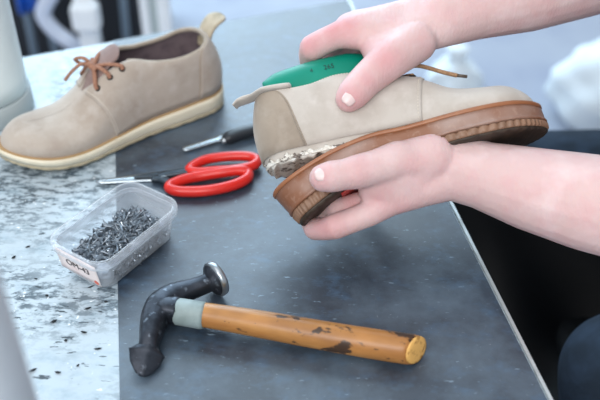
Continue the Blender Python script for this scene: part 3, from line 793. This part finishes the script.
# stool under the person
st = thing('stool', 'padded black vinyl stool under the seated person', 'stool', Matrix.Translation((.62, .78, 0))); bpy.context.view_layer.update()
bm = bmesh.new(); lathe(bm, [(.02, .40), (.24, .40), (.27, .405), (.285, .42), (.288, .438), (.28, .455), (.262, .466), (.20, .474), (.02, .475)], 48); obj('seat', bm, M['vinyl'], st)
bm = bmesh.new(); lathe(bm, [(.285, .395), (.293, .398), (.296, .406), (.293, .414), (.285, .417)], 48); obj('piping', bm, M['bar_grey'], st)
for k in range(4):
    a = PI/4+k*PI/2; bm = bmesh.new(); sweep(bm, [V((.17*math.cos(a), .17*math.sin(a), .40)), V((.22*math.cos(a), .22*math.sin(a), .0))], .014, up=V((1, 0, 0)), seg=14); obj('leg', bm, M['bench'], st)

# ------------------------------------------------------------------ hammer
hm = thing('hammer', 'hammer with a dark curved steel head and stained wooden handle lying on the mat', 'hammer', Matrix.Translation(on(190, 315, MZ))); bpy.context.view_layer.update()
ih = hm.matrix_world.inverted()
def HP(px, py, z): return on(px, py, MZ+z)
hz = .0165
p0, p1 = HP(163, 309, hz+.001), HP(416, 350, .0134)
hd_ = (p1-p0).normalized(); hside = V((-hd_.y, hd_.x, 0))
Lh = (p1-p0).length
# handle in its own frame for grain running lengthways
mh_ = ih @ frame(p0, hd_, V((0, 0, 1)))
bm = bmesh.new(); n = 40; t0 = .115
xs = [t0*Lh + (Lh-t0*Lh)*i/(n-1) for i in range(n)]
rd = [interp([0, .3, .6, .9, .985, 1], [.0108, .0120, .0128, .0133, .0133, .0124], i/(n-1)) for i in range(n)]
sweep(bm, [V((x, .0006*math.sin(x*30), .0006*math.sin(x*22))) for x in xs], [(r*.98, r) for r in rd], seg=28); 
def bevel_cut(bm, full=False):
    for v in bm.verts:
        k = 1 if full else max(0, (v.co.x-(Lh-.02))/.02)
        v.co.x += (.55*v.co.y - .30*v.co.z)*k
bevel_cut(bm); hdl = obj('handle', bm, M['wood'], hm, matrix=mh_)
bm = bmesh.new(); sweep(bm, [V((Lh-.0004, 0, 0)), V((Lh+.0012, 0, 0)), V((Lh+.0018, 0, 0))], [.0123, .0116, .009], seg=28); bevel_cut(bm, True); obj('handle_end', bm, M['endgrain'], hdl)
bm = bmesh.new(); xs = [.020, .024, .05, .054]
sweep(bm, [V((x, 0, 0)) for x in (.012, .014, .036, .0385)], [.0108, .0121, .0123, .0114], seg=28); obj('ferrule', bm, M['tape'], hm, matrix=mh_)['label'] = 'grey-green tape collar'
# head: curved bar from the striking face to the spread peen
hp_ = [HP(212, 281, .019), HP(203, 285, .018), HP(192, 289, .017), HP(181, 293, .0165), HP(170, 299, .016), HP(161, 307, .0155), HP(155.5, 317, .015), HP(152, 329, .0145), HP(149.5, 340, .0135), HP(148, 350, .011)]
hr_ = [(.0080, .0085), (.0080, .0085), (.0086, .0090), (.0100, .0105), (.0124, .0122), (.0136, .0130), (.0126, .0122), (.0106, .0115), (.0085, .0105), (.0080, .008)]
n = 60; pts = spline(hp_, n); rr_ = [(interp(range(10), [r[0] for r in hr_], i/(n-1)*9), interp(range(10), [r[1] for r in hr_], i/(n-1)*9)) for i in range(n)]
bm = bmesh.new(); sweep(bm, pts, rr_, seg=24, power=2.6); head = child('head', bm, M['steel_dark'], hm)
# cheeks holding the handle
bm = bmesh.new()
c0 = p0+hd_*.000; sweep(bm, [c0-hd_*.004, c0+hd_*.004, c0+hd_*.012, c0+hd_*.015], [(.0095, .0105), (.0102, .0110), (.0112, .0116), (.0106, .0108)], seg=24, power=3); child('socket', bm, M['steel_dark'], hm)
# striking face: mushroom disc
ax = (HP(220, 276.5, .019)-HP(206, 284, .019)).normalized()
fc0 = HP(211, 281.5, .0186)
bm = bmesh.new(); lathe(bm, [(.0075, -.006), (.0095, -.002), (.0135, .0005), (.0162, .003), (.0166, .006), (.0160, .0085), (.012, .0100), (.004, .0106)], 36, frame(fc0, V((0, 0, 1)), ax) @ Matrix.Identity(4))
child('striking_face', bm, M['steel_dark'], hm)
bm = bmesh.new(); lathe(bm, [(.0158, .0020), (.0170, .0034), (.0173, .006), (.0168, .0084), (.0155, .0088)], 36, frame(fc0, V((0, 0, 1)), ax)); child('face_rim', bm, M['steel'], hm)['label'] = 'bright worn rim of the striking face'
# peen: flat spread blade standing across the head
pn = spline([HP(148.5, 346, .0125), HP(147.5, 351, .0115), HP(146.5, 355, .0105), HP(145, 363, .0085), HP(143.8, 371, .006), HP(143, 377, .0035)], 24)
bm = bmesh.new(); sweep(bm, pn, [(interp([0, .2, .3, .6, .9, 1], [.0085, .0140, .0160, .0130, .006, .0015], i/23), interp([0, .3, .6, 1], [.0088, .0075, .005, .0012], i/23)) for i in range(24)], up=V((.35, -.35, .9)), seg=20, power=1.35)
for v in bm.verts: v.co.z = max(v.co.z, MZ+.0004)
child('peen', bm, M['steel_dark'], hm)

# ------------------------------------------------------------------ container of tacks
BL, BW, BH = .109, .068, .040
yaw_ = math.radians(56); bx = V((math.cos(yaw_), math.sin(yaw_), 0))
cen = on(115.5, 222.5, TZ+BH); cen.z = TZ+.0022
mb = frame(cen, bx, V((0, 0, 1)))
tub = thing('plastic_tub', 'clear plastic tub of shoe tacks with a paper label on its end', 'tub', mb); bpy.context.view_layer.update()
def rrect(w, h, r, n=7):
    out_ = []
    for cx, cy, a0 in ((w-r, h-r, 0), (-w+r, h-r, PI/2), (-w+r, -h+r, PI), (w-r, -h+r, 1.5*PI)):
        for i in range(n): a = a0+PI/2*i/(n-1); out_.append((cx+r*math.cos(a), cy+r*math.sin(a)))
    return out_
def loft(bm, secs, cap0=True, cap1=True):
    R = [[bm.verts.new((x, y, z)) for x, y in rrect(w, h, r)] for w, h, r, z in secs]
    for a, b in zip(R, R[1:]):
        n = len(a)
        for i in range(n): bm.faces.new((a[i], a[(i+1) % n], b[(i+1) % n], b[i]))
    if cap0: bm.faces.new(R[0][::-1])
    if cap1: bm.faces.new(R[-1])
w0, h0 = BL/2-.0045, BW/2-.0045; w1, h1 = BL/2, BW/2
bm = bmesh.new(); loft(bm, [(w0-.003, h0-.003, .014, 0), (w0, h0, .014, .0025), (w1, h1, .016, BH-.004), (w1-.0012, h1-.0012, .015, BH-.004), (w0-.0012, h0-.0012, .013, .0037), (w0-.005, h0-.005, .012, .0018)]); obj('tub_body', bm, M['clear'], tub)
bm = bmesh.new(); loft(bm, [(w1-.0005, h1-.0005, .016, BH-.009), (w1+.0035, h1+.0035, .018, BH-.009), (w1+.004, h1+.004, .018, BH-.003), (w1+.0035, h1+.0035, .018, BH), (w1+.0005, h1+.0005, .016, BH+.0005), (w1-.0005, h1-.0005, .016, BH-.001), (w1-.0005, h1-.0005, .016, BH-.009)], False, False); bmesh.ops.remove_doubles(bm, verts=bm.verts[:], dist=.00001); obj('rim', bm, M['clear'], tub)
# label on the short end (local -x)
def lab(a, b, k):
    z = .007+.027*b; y = (a*2-1)*(.026); f = (z-.0025)/(BH-.0065)
    return V((-(w0+(w1-w0)*f)-.0004-(.0003 if k else 0), y, z))
bm = bmesh.new(); slab(bm, lab, 8, 6); lb = obj('label', bm, M['paper'], tub); lb['label'] = 'paper label with handwriting'
sl = math.atan2(w1-w0, BH-.0065)
tm = Matrix((V((0, -1, 0)), V((-math.sin(sl), 0, math.cos(sl))), V((-math.cos(sl), 0, -math.sin(sl))))).transposed().to_4x4()
f_ = (.021-.0025)/(BH-.0065); tm.translation = V((-(w0+(w1-w0)*f_)-.0010, .0, .0205)); obj('handwriting', text_mesh('OM-43', .0105), M['ink'], lb, smooth=False, matrix=tm)
bm = bmesh.new(); prism(bm, [(.003*math.cos(t), .0026*math.sin(t)) for t in np.linspace(0, 2*PI, 14, endpoint=False)], 0, .0001); tm2 = tm.copy(); f_ = (.010-.0025)/(BH-.0065); tm2.translation = V((-(w0+(w1-w0)*f_)-.0009, -.021, .0105)); obj('red_mark', bm, M['redmark'], lb, smooth=False, matrix=tm2)
# heap below and single tacks above
def pile(x, y): return .0185 + .008*math.exp(-((x-.008)/.04)**2-((y-.002)/.03)**2) + .0015*math.sin(x*240)*math.cos(y*260) - .004*(x/.06)
bm = bmesh.new(); fx, fy = w0-.004, h0-.004
secs = [(fx-.004, fy-.004, .011, .0045), (fx-.0015, fy-.0015, .011, .006), (fx-.0005, fy-.0005, .012, .0155)]
loft(bm, secs, True, False)
top = [(x, y) for x, y in rrect(fx-.0005, fy-.0005, .012)]
cv = [[None]*len(top) for _ in range(8)]
for j in range(8):
    f = 1-j/8
    for i, (x, y) in enumerate(top): cv[j][i] = bm.verts.new((x*f, y*f, pile(x*f, y*f)-.003 if j else .0155))
c0v = bm.verts.new((0, 0, pile(0, 0)-.003))
for j in range(7):
    for i in range(len(top)):
        k2 = (i+1) % len(top); bm.faces.new((cv[j][i], cv[j][k2], cv[j+1][k2], cv[j+1][i]))
for i in range(len(top)): bm.faces.new((cv[7][i], cv[7][(i+1) % len(top)], c0v))
bmesh.ops.remove_doubles(bm, verts=bm.verts[:], dist=.00002)
hp2 = obj('tacks', bm, M['heap'], matrix=mb); tag(hp2, 'mass of small steel shoe tacks filling the clear tub', 'tacks', kind='stuff')
def tack_mesh():
    bm = bmesh.new(); lathe(bm, [(.0003, 0), (.0026, 0), (.0028, .0005), (.0017, .0011), (.0012, .002), (.0010, .0105), (.0002, .0165)], 8)
    me = bpy.data.meshes.new('tack'); bmesh.ops.recalc_face_normals(bm, faces=bm.faces[:]); bm.to_mesh(me); bm.free(); me.materials.append(M['tack']); return me
tkm = tack_mesh(); k = 0
while k < 300:
    if k < 210:
        x = random.uniform(-w0+.012, w0-.012); y = random.uniform(-h0+.012, h0-.012)
        z = pile(x, y) + random.uniform(-.0015, .002); el = random.gauss(0, .35)
        yaw = random.uniform(0, 2*PI)
    else:   # seen through the near long wall
        x = random.uniform(-w0+.017, w0-.020); z = random.uniform(.006, .0225); y = -(h0+.0045*z/BH)+random.uniform(.0022, .0036); el = random.uniform(-.9, .9); yaw = random.choice((0, PI)) + random.uniform(-.12, .12)
    o = bpy.data.objects.new('tack', tkm); COL.objects.link(o)
    d = V((math.cos(yaw)*math.cos(el), math.sin(yaw)*math.cos(el), math.sin(el)))
    o.matrix_world = mb @ (Matrix.Translation(V((x, y, z)) - d*.0065) @ d.to_track_quat('Z', 'Y').to_matrix().to_4x4())
    tag(o, 'small steel tack lying among many in the clear plastic tub', 'tack', 'steel tacks in the plastic tub'); k += 1

# ------------------------------------------------------------------ scissors
sc = thing('scissors', 'closed scissors with red plastic handles lying on the mat behind the tub', 'scissors', Matrix.Translation(on(170, 176, MZ))); bpy.context.view_layer.update()
def SP(px, py, z): return on(px, py, MZ+z)
def loopmesh(pts, r):
    bm = bmesh.new(); sweep(bm, spline(pts, 64, True), r, seg=14, closed=True); return bm
z1, z2 = .0085, .0070
l1 = [SP(190, 168.5, z1), SP(205, 160, z1), SP(228, 156.5, z1), SP(248, 156.5, z1), SP(257, 160, z1), SP(254, 165, z1), SP(240, 169, z1), SP(215, 171, z1), SP(197, 172, z1)]
l2 = [SP(170, 185.5, z2), SP(182, 180, z2), SP(200, 176, z2), SP(222, 172.5, z2+.002), SP(240, 170.5, z2+.002), SP(248, 173, z2), SP(246, 179, z2), SP(232, 185.5, z2), SP(208, 190.5, z2), SP(184, 191.5, z2), SP(172, 189.5, z2)]
h1 = child('handle', loopmesh(l1, (.0056, .0056)), M['red'], sc); h2 = child('handle', loopmesh(l2, (.0060, .0060)), M['red'], sc)
# shanks
bm = bmesh.new(); sweep(bm, spline([SP(194, 170, .008), SP(180, 172.5, .007), SP(166, 175, .0055), SP(158, 177.5, .005)], 14), [(.0055-.0001*i, .0032) for i in range(14)], seg=12, power=3); child('shank', bm, M['blade_dark'], sc)
bm = bmesh.new(); sweep(bm, spline([SP(172, 185, .0065), SP(166, 181, .0055), SP(160, 179, .0045), SP(152, 178.8, .004)], 14), [(.0055-.0001*i, .003) for i in range(14)], seg=12, power=3); child('shank', bm, M['blade_dark'], sc)
def blade(p, q, w0_, w1_, z, edge):
    bm = bmesh.new(); d = (q-p).normalized(); sd = V((-d.y, d.x, 0))
    def f(a, b, k):
        w = (w0_*(1-a)+w1_*a)*(1 if a < .9 else math.sqrt(max(.02, 1-((a-.9)/.1)**2)))
        y = (b-.5)*w*2
        return p.lerp(q, a) + sd*y + V((0, 0, z + (.0024*(1-abs(b-.4)) if k else 0)))
    slab(bm, f, 20, 7); return bm
pb, pq = SP(172, 176, 0), SP(96, 183, 0)
child('blade', blade(pb, pq, .0090, .0030, .0006, 1), M['blade'], sc)
child('blade', blade(SP(172, 176.5, 0), SP(134, 180, 0), .0060, .0012, .0034, 1), M['blade_dark'], sc)['label'] = 'darker upper blade'
bm = bmesh.new(); pv = SP(163, 176.8, .005); lathe(bm, [(.001, 0), (.005, 0), (.0052, .0018), (.004, .0026), (.001, .0028)], 20, Matrix.Translation(pv)); child('pivot_screw', bm, M['steel'], sc)

# ------------------------------------------------------------------ knife behind scissors
kn = thing('knife', 'slim shoe knife with a black handle lying behind the red scissors', 'knife', Matrix.Translation(on(226, 138, MZ))); bpy.context.view_layer.update()
kp = [SP(224, 140, .006), SP(232, 136.5, .007), SP(246, 132, .0075), (SP(262, 128, .0075)), SP(278, 123, .007)]
bm = bmesh.new(); sweep(bm, spline(kp, 24), [(interp([0, .15, .5, .9, 1], [.005, .0078, .0082, .0082, .005], i/23), interp([0, .15, 1], [.004, .0065, .0065], i/23)) for i in range(24)], seg=16, power=2.6); child('handle', bm, M['blackplastic'], kn)
bm = blade(SP(226, 139, 0), SP(183, 152.5, 0), .0055, .0042, .003, 1); child('blade', bm, M['blade'], kn)
bm = bmesh.new(); sweep(bm, [SP(227, 139, .006), SP(221, 141, .0052)], [(.0058, .0045), (.0045, .003)], seg=14); child('ferrule', bm, M['steel'], kn)

# ------------------------------------------------------------------ rubber crumbs on the pale worktop
for i, (px, py) in enumerate([(14, 258), (28, 247), (36, 279), (84, 333), (91, 287), (106, 302), (54, 322), (66, 341), (33, 371), (78, 366), (47, 296), (98, 349), (58, 373), (88, 309)]):
    bm = bmesh.new(); bmesh.ops.create_icosphere(bm, subdivisions=2, radius=1)
    a, b, c = random.uniform(.0015, .0036), random.uniform(.0007, .0013), random.uniform(.0005, .0012)
    for v in bm.verts: v.co = V((v.co.x*a*(1+.2*math.sin(v.co.y*5)), v.co.y*b*(1+.25*math.cos(v.co.x*4)), v.co.z*c))
    p = on(px, py); o = obj('rubber_crumb', bm, M['crumb'], matrix=Matrix.Translation((p.x, p.y, TZ+c)) @ Matrix.Rotation(random.uniform(-.3, .9), 4, 'Z'))
    tag(o, 'tiny dark rubber crumb on the pale worktop near the tub', 'crumb', 'rubber crumbs on the pale worktop')

# ------------------------------------------------------------------ columns
c = on(14, 104); x0, y0 = -.392, .885
pc_ = thing('machine_column', 'pale grey round machine column with a flanged foot at the far left of the bench', 'column', Matrix.Translation((x0, y0, TZ))); bpy.context.view_layer.update()
bm = bmesh.new(); lathe(bm, [(.058, .03), (.058, .05), (.058, .3), (.058, .85)], 40); obj('shaft', bm, M['post_grey'], pc_)
bm = bmesh.new(); lathe(bm, [(.058, 0), (.060, .002), (.060, .026), (.058, .028), (.05, .029)], 40); obj('flange', bm, M['base_grey'], pc_)
bm = bmesh.new(); lathe(bm, [(.050, .0275), (.0565, .028), (.0565, .031), (.050, .0315)], 40); obj('joint_ring', bm, M['bar_grey'], pc_)
fp = thing('white_post', 'white round metal post rising blurred in the near left foreground', 'post', Matrix.Translation((-.1665, .285, TZ))); bpy.context.view_layer.update()
bm = bmesh.new(); lathe(bm, [(.024, .0), (.024, .6), (.022, .61), (.01, .615)], 40); obj('shaft', bm, M['post_white'], fp)
bm = bmesh.new(); lathe(bm, [(.045, 0), (.045, .006), (.03, .009), (.024, .012)], 40); obj('flange', bm, M['post_white'], fp)
# bottle behind the column
bo = thing('bottle', 'white bottle with a yellow-green cap behind the grey machine column', 'bottle', Matrix.Translation((on(-2, 88).x-.004, on(-2, 88).y+.02, TZ))); bpy.context.view_layer.update()

bm = bmesh.new(); lathe(bm, [(.016, 0), (.018, .002), (.018, .04), (.012, .05), (.008, .054)], 24); obj('bottle_body', bm, M['post_white'], bo)
bm = bmesh.new(); lathe(bm, [(.0095, .052), (.0098, .054), (.0095, .068), (.006, .07)], 20); obj('cap', bm, M['green_cap'], bo)

# ------------------------------------------------------------------ background, beyond the far edge of the bench
def Y(px, y, z=None, py=None):
    """point at world depth y seen on column px, height from row py"""
    k = -(py-200)/FPX; den = math.cos(PITCH)+k*math.sin(PITCH); d = y/den
    return at(px, py, d)
def upright(px0, py0, px1, y, r, name, mat, root, z1=1.1):
    a = Y(px0, y, py=0); x = a.x
    bm = bmesh.new(); sweep(bm, [V((x, y, 0)), V((x, y, z1))], r, up=V((1, 0, 0)), seg=16, power=4); return child(name, bm, mat, root)
cb = thing('cabinet', 'near-black low cabinet in shadow behind the bench at upper left', 'cabinet', Matrix.Translation((-.72, 2.4, 0))); bpy.context.view_layer.update()
xa, xb = Y(8, 2.3, py=20).x, Y(142, 2.3, py=20).x
bm = bmesh.new(); box(bm, (xa-.1, 2.3, .0), (xb, 2.75, .85), .01); child('cabinet_body', bm, M['cab_dark'], cb, False)
for i in range(3):
    u0 = xa-.1+(xb-xa+.1)*i/3; u1 = u0+(xb-xa+.1)/3
    bm = bmesh.new(); box(bm, (u0+.008, 2.283, .06), (u1-.008, 2.301, .82), .005); d_ = child('door', bm, M['cab_dark'], cb, False)
    bm = bmesh.new(); box(bm, (u1-.04, 2.27, .5), (u1-.025, 2.284, .62), .004); child('handle', bm, M['bar_grey'], d_, False)
# white framed stand: posts and pale panel
sd = thing('machine_stand', 'white-framed machine stand with a pale panel beyond the far edge of the bench', 'stand', Matrix.Translation((-.5, 1.9, 0))); bpy.context.view_layer.update()
def post(pxt, pxb, y, w, mat, root, name='post', pyb=46, z1=.9):
    t, b_ = Y(pxt, y, py=0), Y(pxb, y, py=pyb); x = (t.x+b_.x)/2
    bm = bmesh.new(); box(bm, (x-w/2, y-w/2, 0), (x+w/2, y+w/2, z1), .004); return child(name, bm, mat, root, False)
post(80, 96, 1.9, .044, M['post_white'], sd)
post(144, 149, 1.9, .022, M['post_white'], sd)
post(163, 168, 1.9, .030, M['post_white'], sd)
xa, xb = Y(147, 1.93, py=20).x, Y(164, 1.93, py=20).x
bm = bmesh.new(); box(bm, (xa, 1.905, .05), (xb, 1.92, .9), .003); child('panel', bm, M['pale_panel'], sd, False)
xa, xb = Y(86, 1.93, py=20).x, Y(166, 1.93, py=20).x
bm = bmesh.new(); box(bm, (xa, 1.885, .86), (xb, 1.925, .9), .003); child('rail', bm, M['post_white'], sd, False)
bm = bmesh.new(); p = Y(91, 1.85, py=18); box(bm, (p.x-.045, 1.83, p.z-.03), (p.x+.02, 1.878, p.z+.035), .01); child('bracket', bm, M['post_white'], sd, False)
# thin grey bars of a trestle
tre = thing('trestle', 'thin grey metal trestle standing before the dark cabinet', 'trestle', Matrix.Translation((-.8, 2.1, 0))); bpy.context.view_layer.update()
for pt, pb_ in ((24, 35), (45, 56), (123, 128)):
    bm = bmesh.new(); t, b_ = Y(pt, 2.1, py=0), Y(pb_, 2.1, py=55); d = (b_-t); k0 = (t.z-.85)/(t.z-b_.z); k1 = t.z/(t.z-b_.z)
    sweep(bm, [t+d*k0, t+d*k1], .011, up=V((0, 1, 0)), seg=12); child('leg', bm, M['bar_grey'], tre)
bm = bmesh.new(); box(bm, (-.98, 2.08, .84), (-.42, 2.12, .87), .004); child('rail', bm, M['bar_grey'], tre, False)
# hose
bm = bmesh.new(); hp3 = [Y(64, 2.02, py=-40), Y(56, 2.0, py=-14), Y(47, 2.0, py=2), Y(43, 2.0, py=14), Y(50, 2.0, py=26), Y(60, 2.0, py=35), Y(70, 2.0, py=42), Y(84, 2.05, py=52), Y(92, 2.1, py=70)]
sweep(bm, spline(hp3, 50), .020, up=V((0, 1, 0)), seg=18); ho = obj('hose', bm, M['hose_white'])
tag(ho, 'thick whitish bent hose in front of the dark cabinet', 'hose')
# blue container hung on the trestle
bu = thing('blue_cloth', 'bright blue cloth hanging over the trestle in the upper left corner', 'cloth', Matrix.Translation(Y(24, 2.06, py=0))); bpy.context.view_layer.update()
def cl(a, b, k):
    c0_ = Y(14+20*a, 2.05, py=0); zl = Y(20, 2.05, py=13+3*math.sin(a*5)).z; b2 = max(0, (b-.25)/.75)
    return V((c0_.x, 2.125-.06*min(1, b/.25)+.010*math.sin(a*11+b*3)*b2-(.004 if k else 0)*(b > .25), .8705-(.8705-zl)*b2+(.004 if k and b <= .25 else 0)))
bm = bmesh.new(); slab(bm, cl, 18, 12); child('cloth', bm, M['blue_plastic'], bu)
# white sacks on the floor at right
def sack(px, py, rx, ry, rz, label, sx):
    c_ = on(px, py, .0); bm = bmesh.new(); bmesh.ops.create_icosphere(bm, subdivisions=4, radius=1)
    for v in bm.verts:
        n = v.co.copy(); r = 1+.06*math.sin(n.x*5+sx)+.05*math.sin(n.y*7+n.z*4+sx)+.03*math.sin(n.z*13+n.x*9)
        v.co = V((n.x*rx*r, n.y*ry*r, max(-.55, n.z)*rz*r + rz*.55))
    lo = min(v.co.z for v in bm.verts)
    for v in bm.verts: v.co.z -= lo
    root = thing('sack', label, 'sack', Matrix.Translation((c_.x, c_.y, .001)), 'white sacks on the floor')
    obj('sack_body', bm, M['sack'], root)
    bm = bmesh.new(); lathe(bm, [(.03, 0), (.022, .02), (.035, .05), (.03, .055)], 16, Matrix.Translation((0, 0, rz*1.45))); obj('tied_neck', bm, M['sack'], root)
sack(618, 118, .20, .17, .15, 'large blurred white sack on the floor at the right edge beyond the jeans', .3)
sack(452, 96, .085, .08, .075, 'small blurred white sack on the floor just above the torn shoe', 1.7)

# ------------------------------------------------------------------ light
w = bpy.data.worlds.new('world'); scene.world = w; w.use_nodes = True
bg = w.node_tree.nodes['Background']; bg.inputs['Color'].default_value = (.80, .90, 1.0, 1); bg.inputs['Strength'].default_value = .68
def area(name, loc, target, sx, sy, e, col):
    l = bpy.data.lights.new(name, 'AREA'); l.shape = 'RECTANGLE'; l.size = sx; l.size_y = sy; l.energy = e; l.color = col
    o = bpy.data.objects.new(name, l); COL.objects.link(o); o.location = loc
    o.rotation_euler = (V(target)-V(loc)).to_track_quat('-Z', 'Y').to_euler(); return o
area('window_daylight', (-2.2, 4.3, 3.05), (-2.2, .7, 2.3), 5.4, 4.0, 430, (.62, .83, 1.0))
area('fill_light_behind', (-.5, -1.1, 2.3), (0, .8, .8), 2.0, 1.0, 48, (1.0, .985, .975))  # added fill from behind the camera, brightens camera-facing sides; no such lamp seen
area('overhead_fill', (-.4, .35, 2.7), (0, .75, .8), 1.4, 1.4, 9, (1.0, .97, .95))  # added overhead area light for top fill; its source is unseen
scene.view_settings.view_transform = 'Standard'; scene.view_settings.look = 'None'; scene.view_settings.gamma = 1; scene.view_settings.exposure = .0
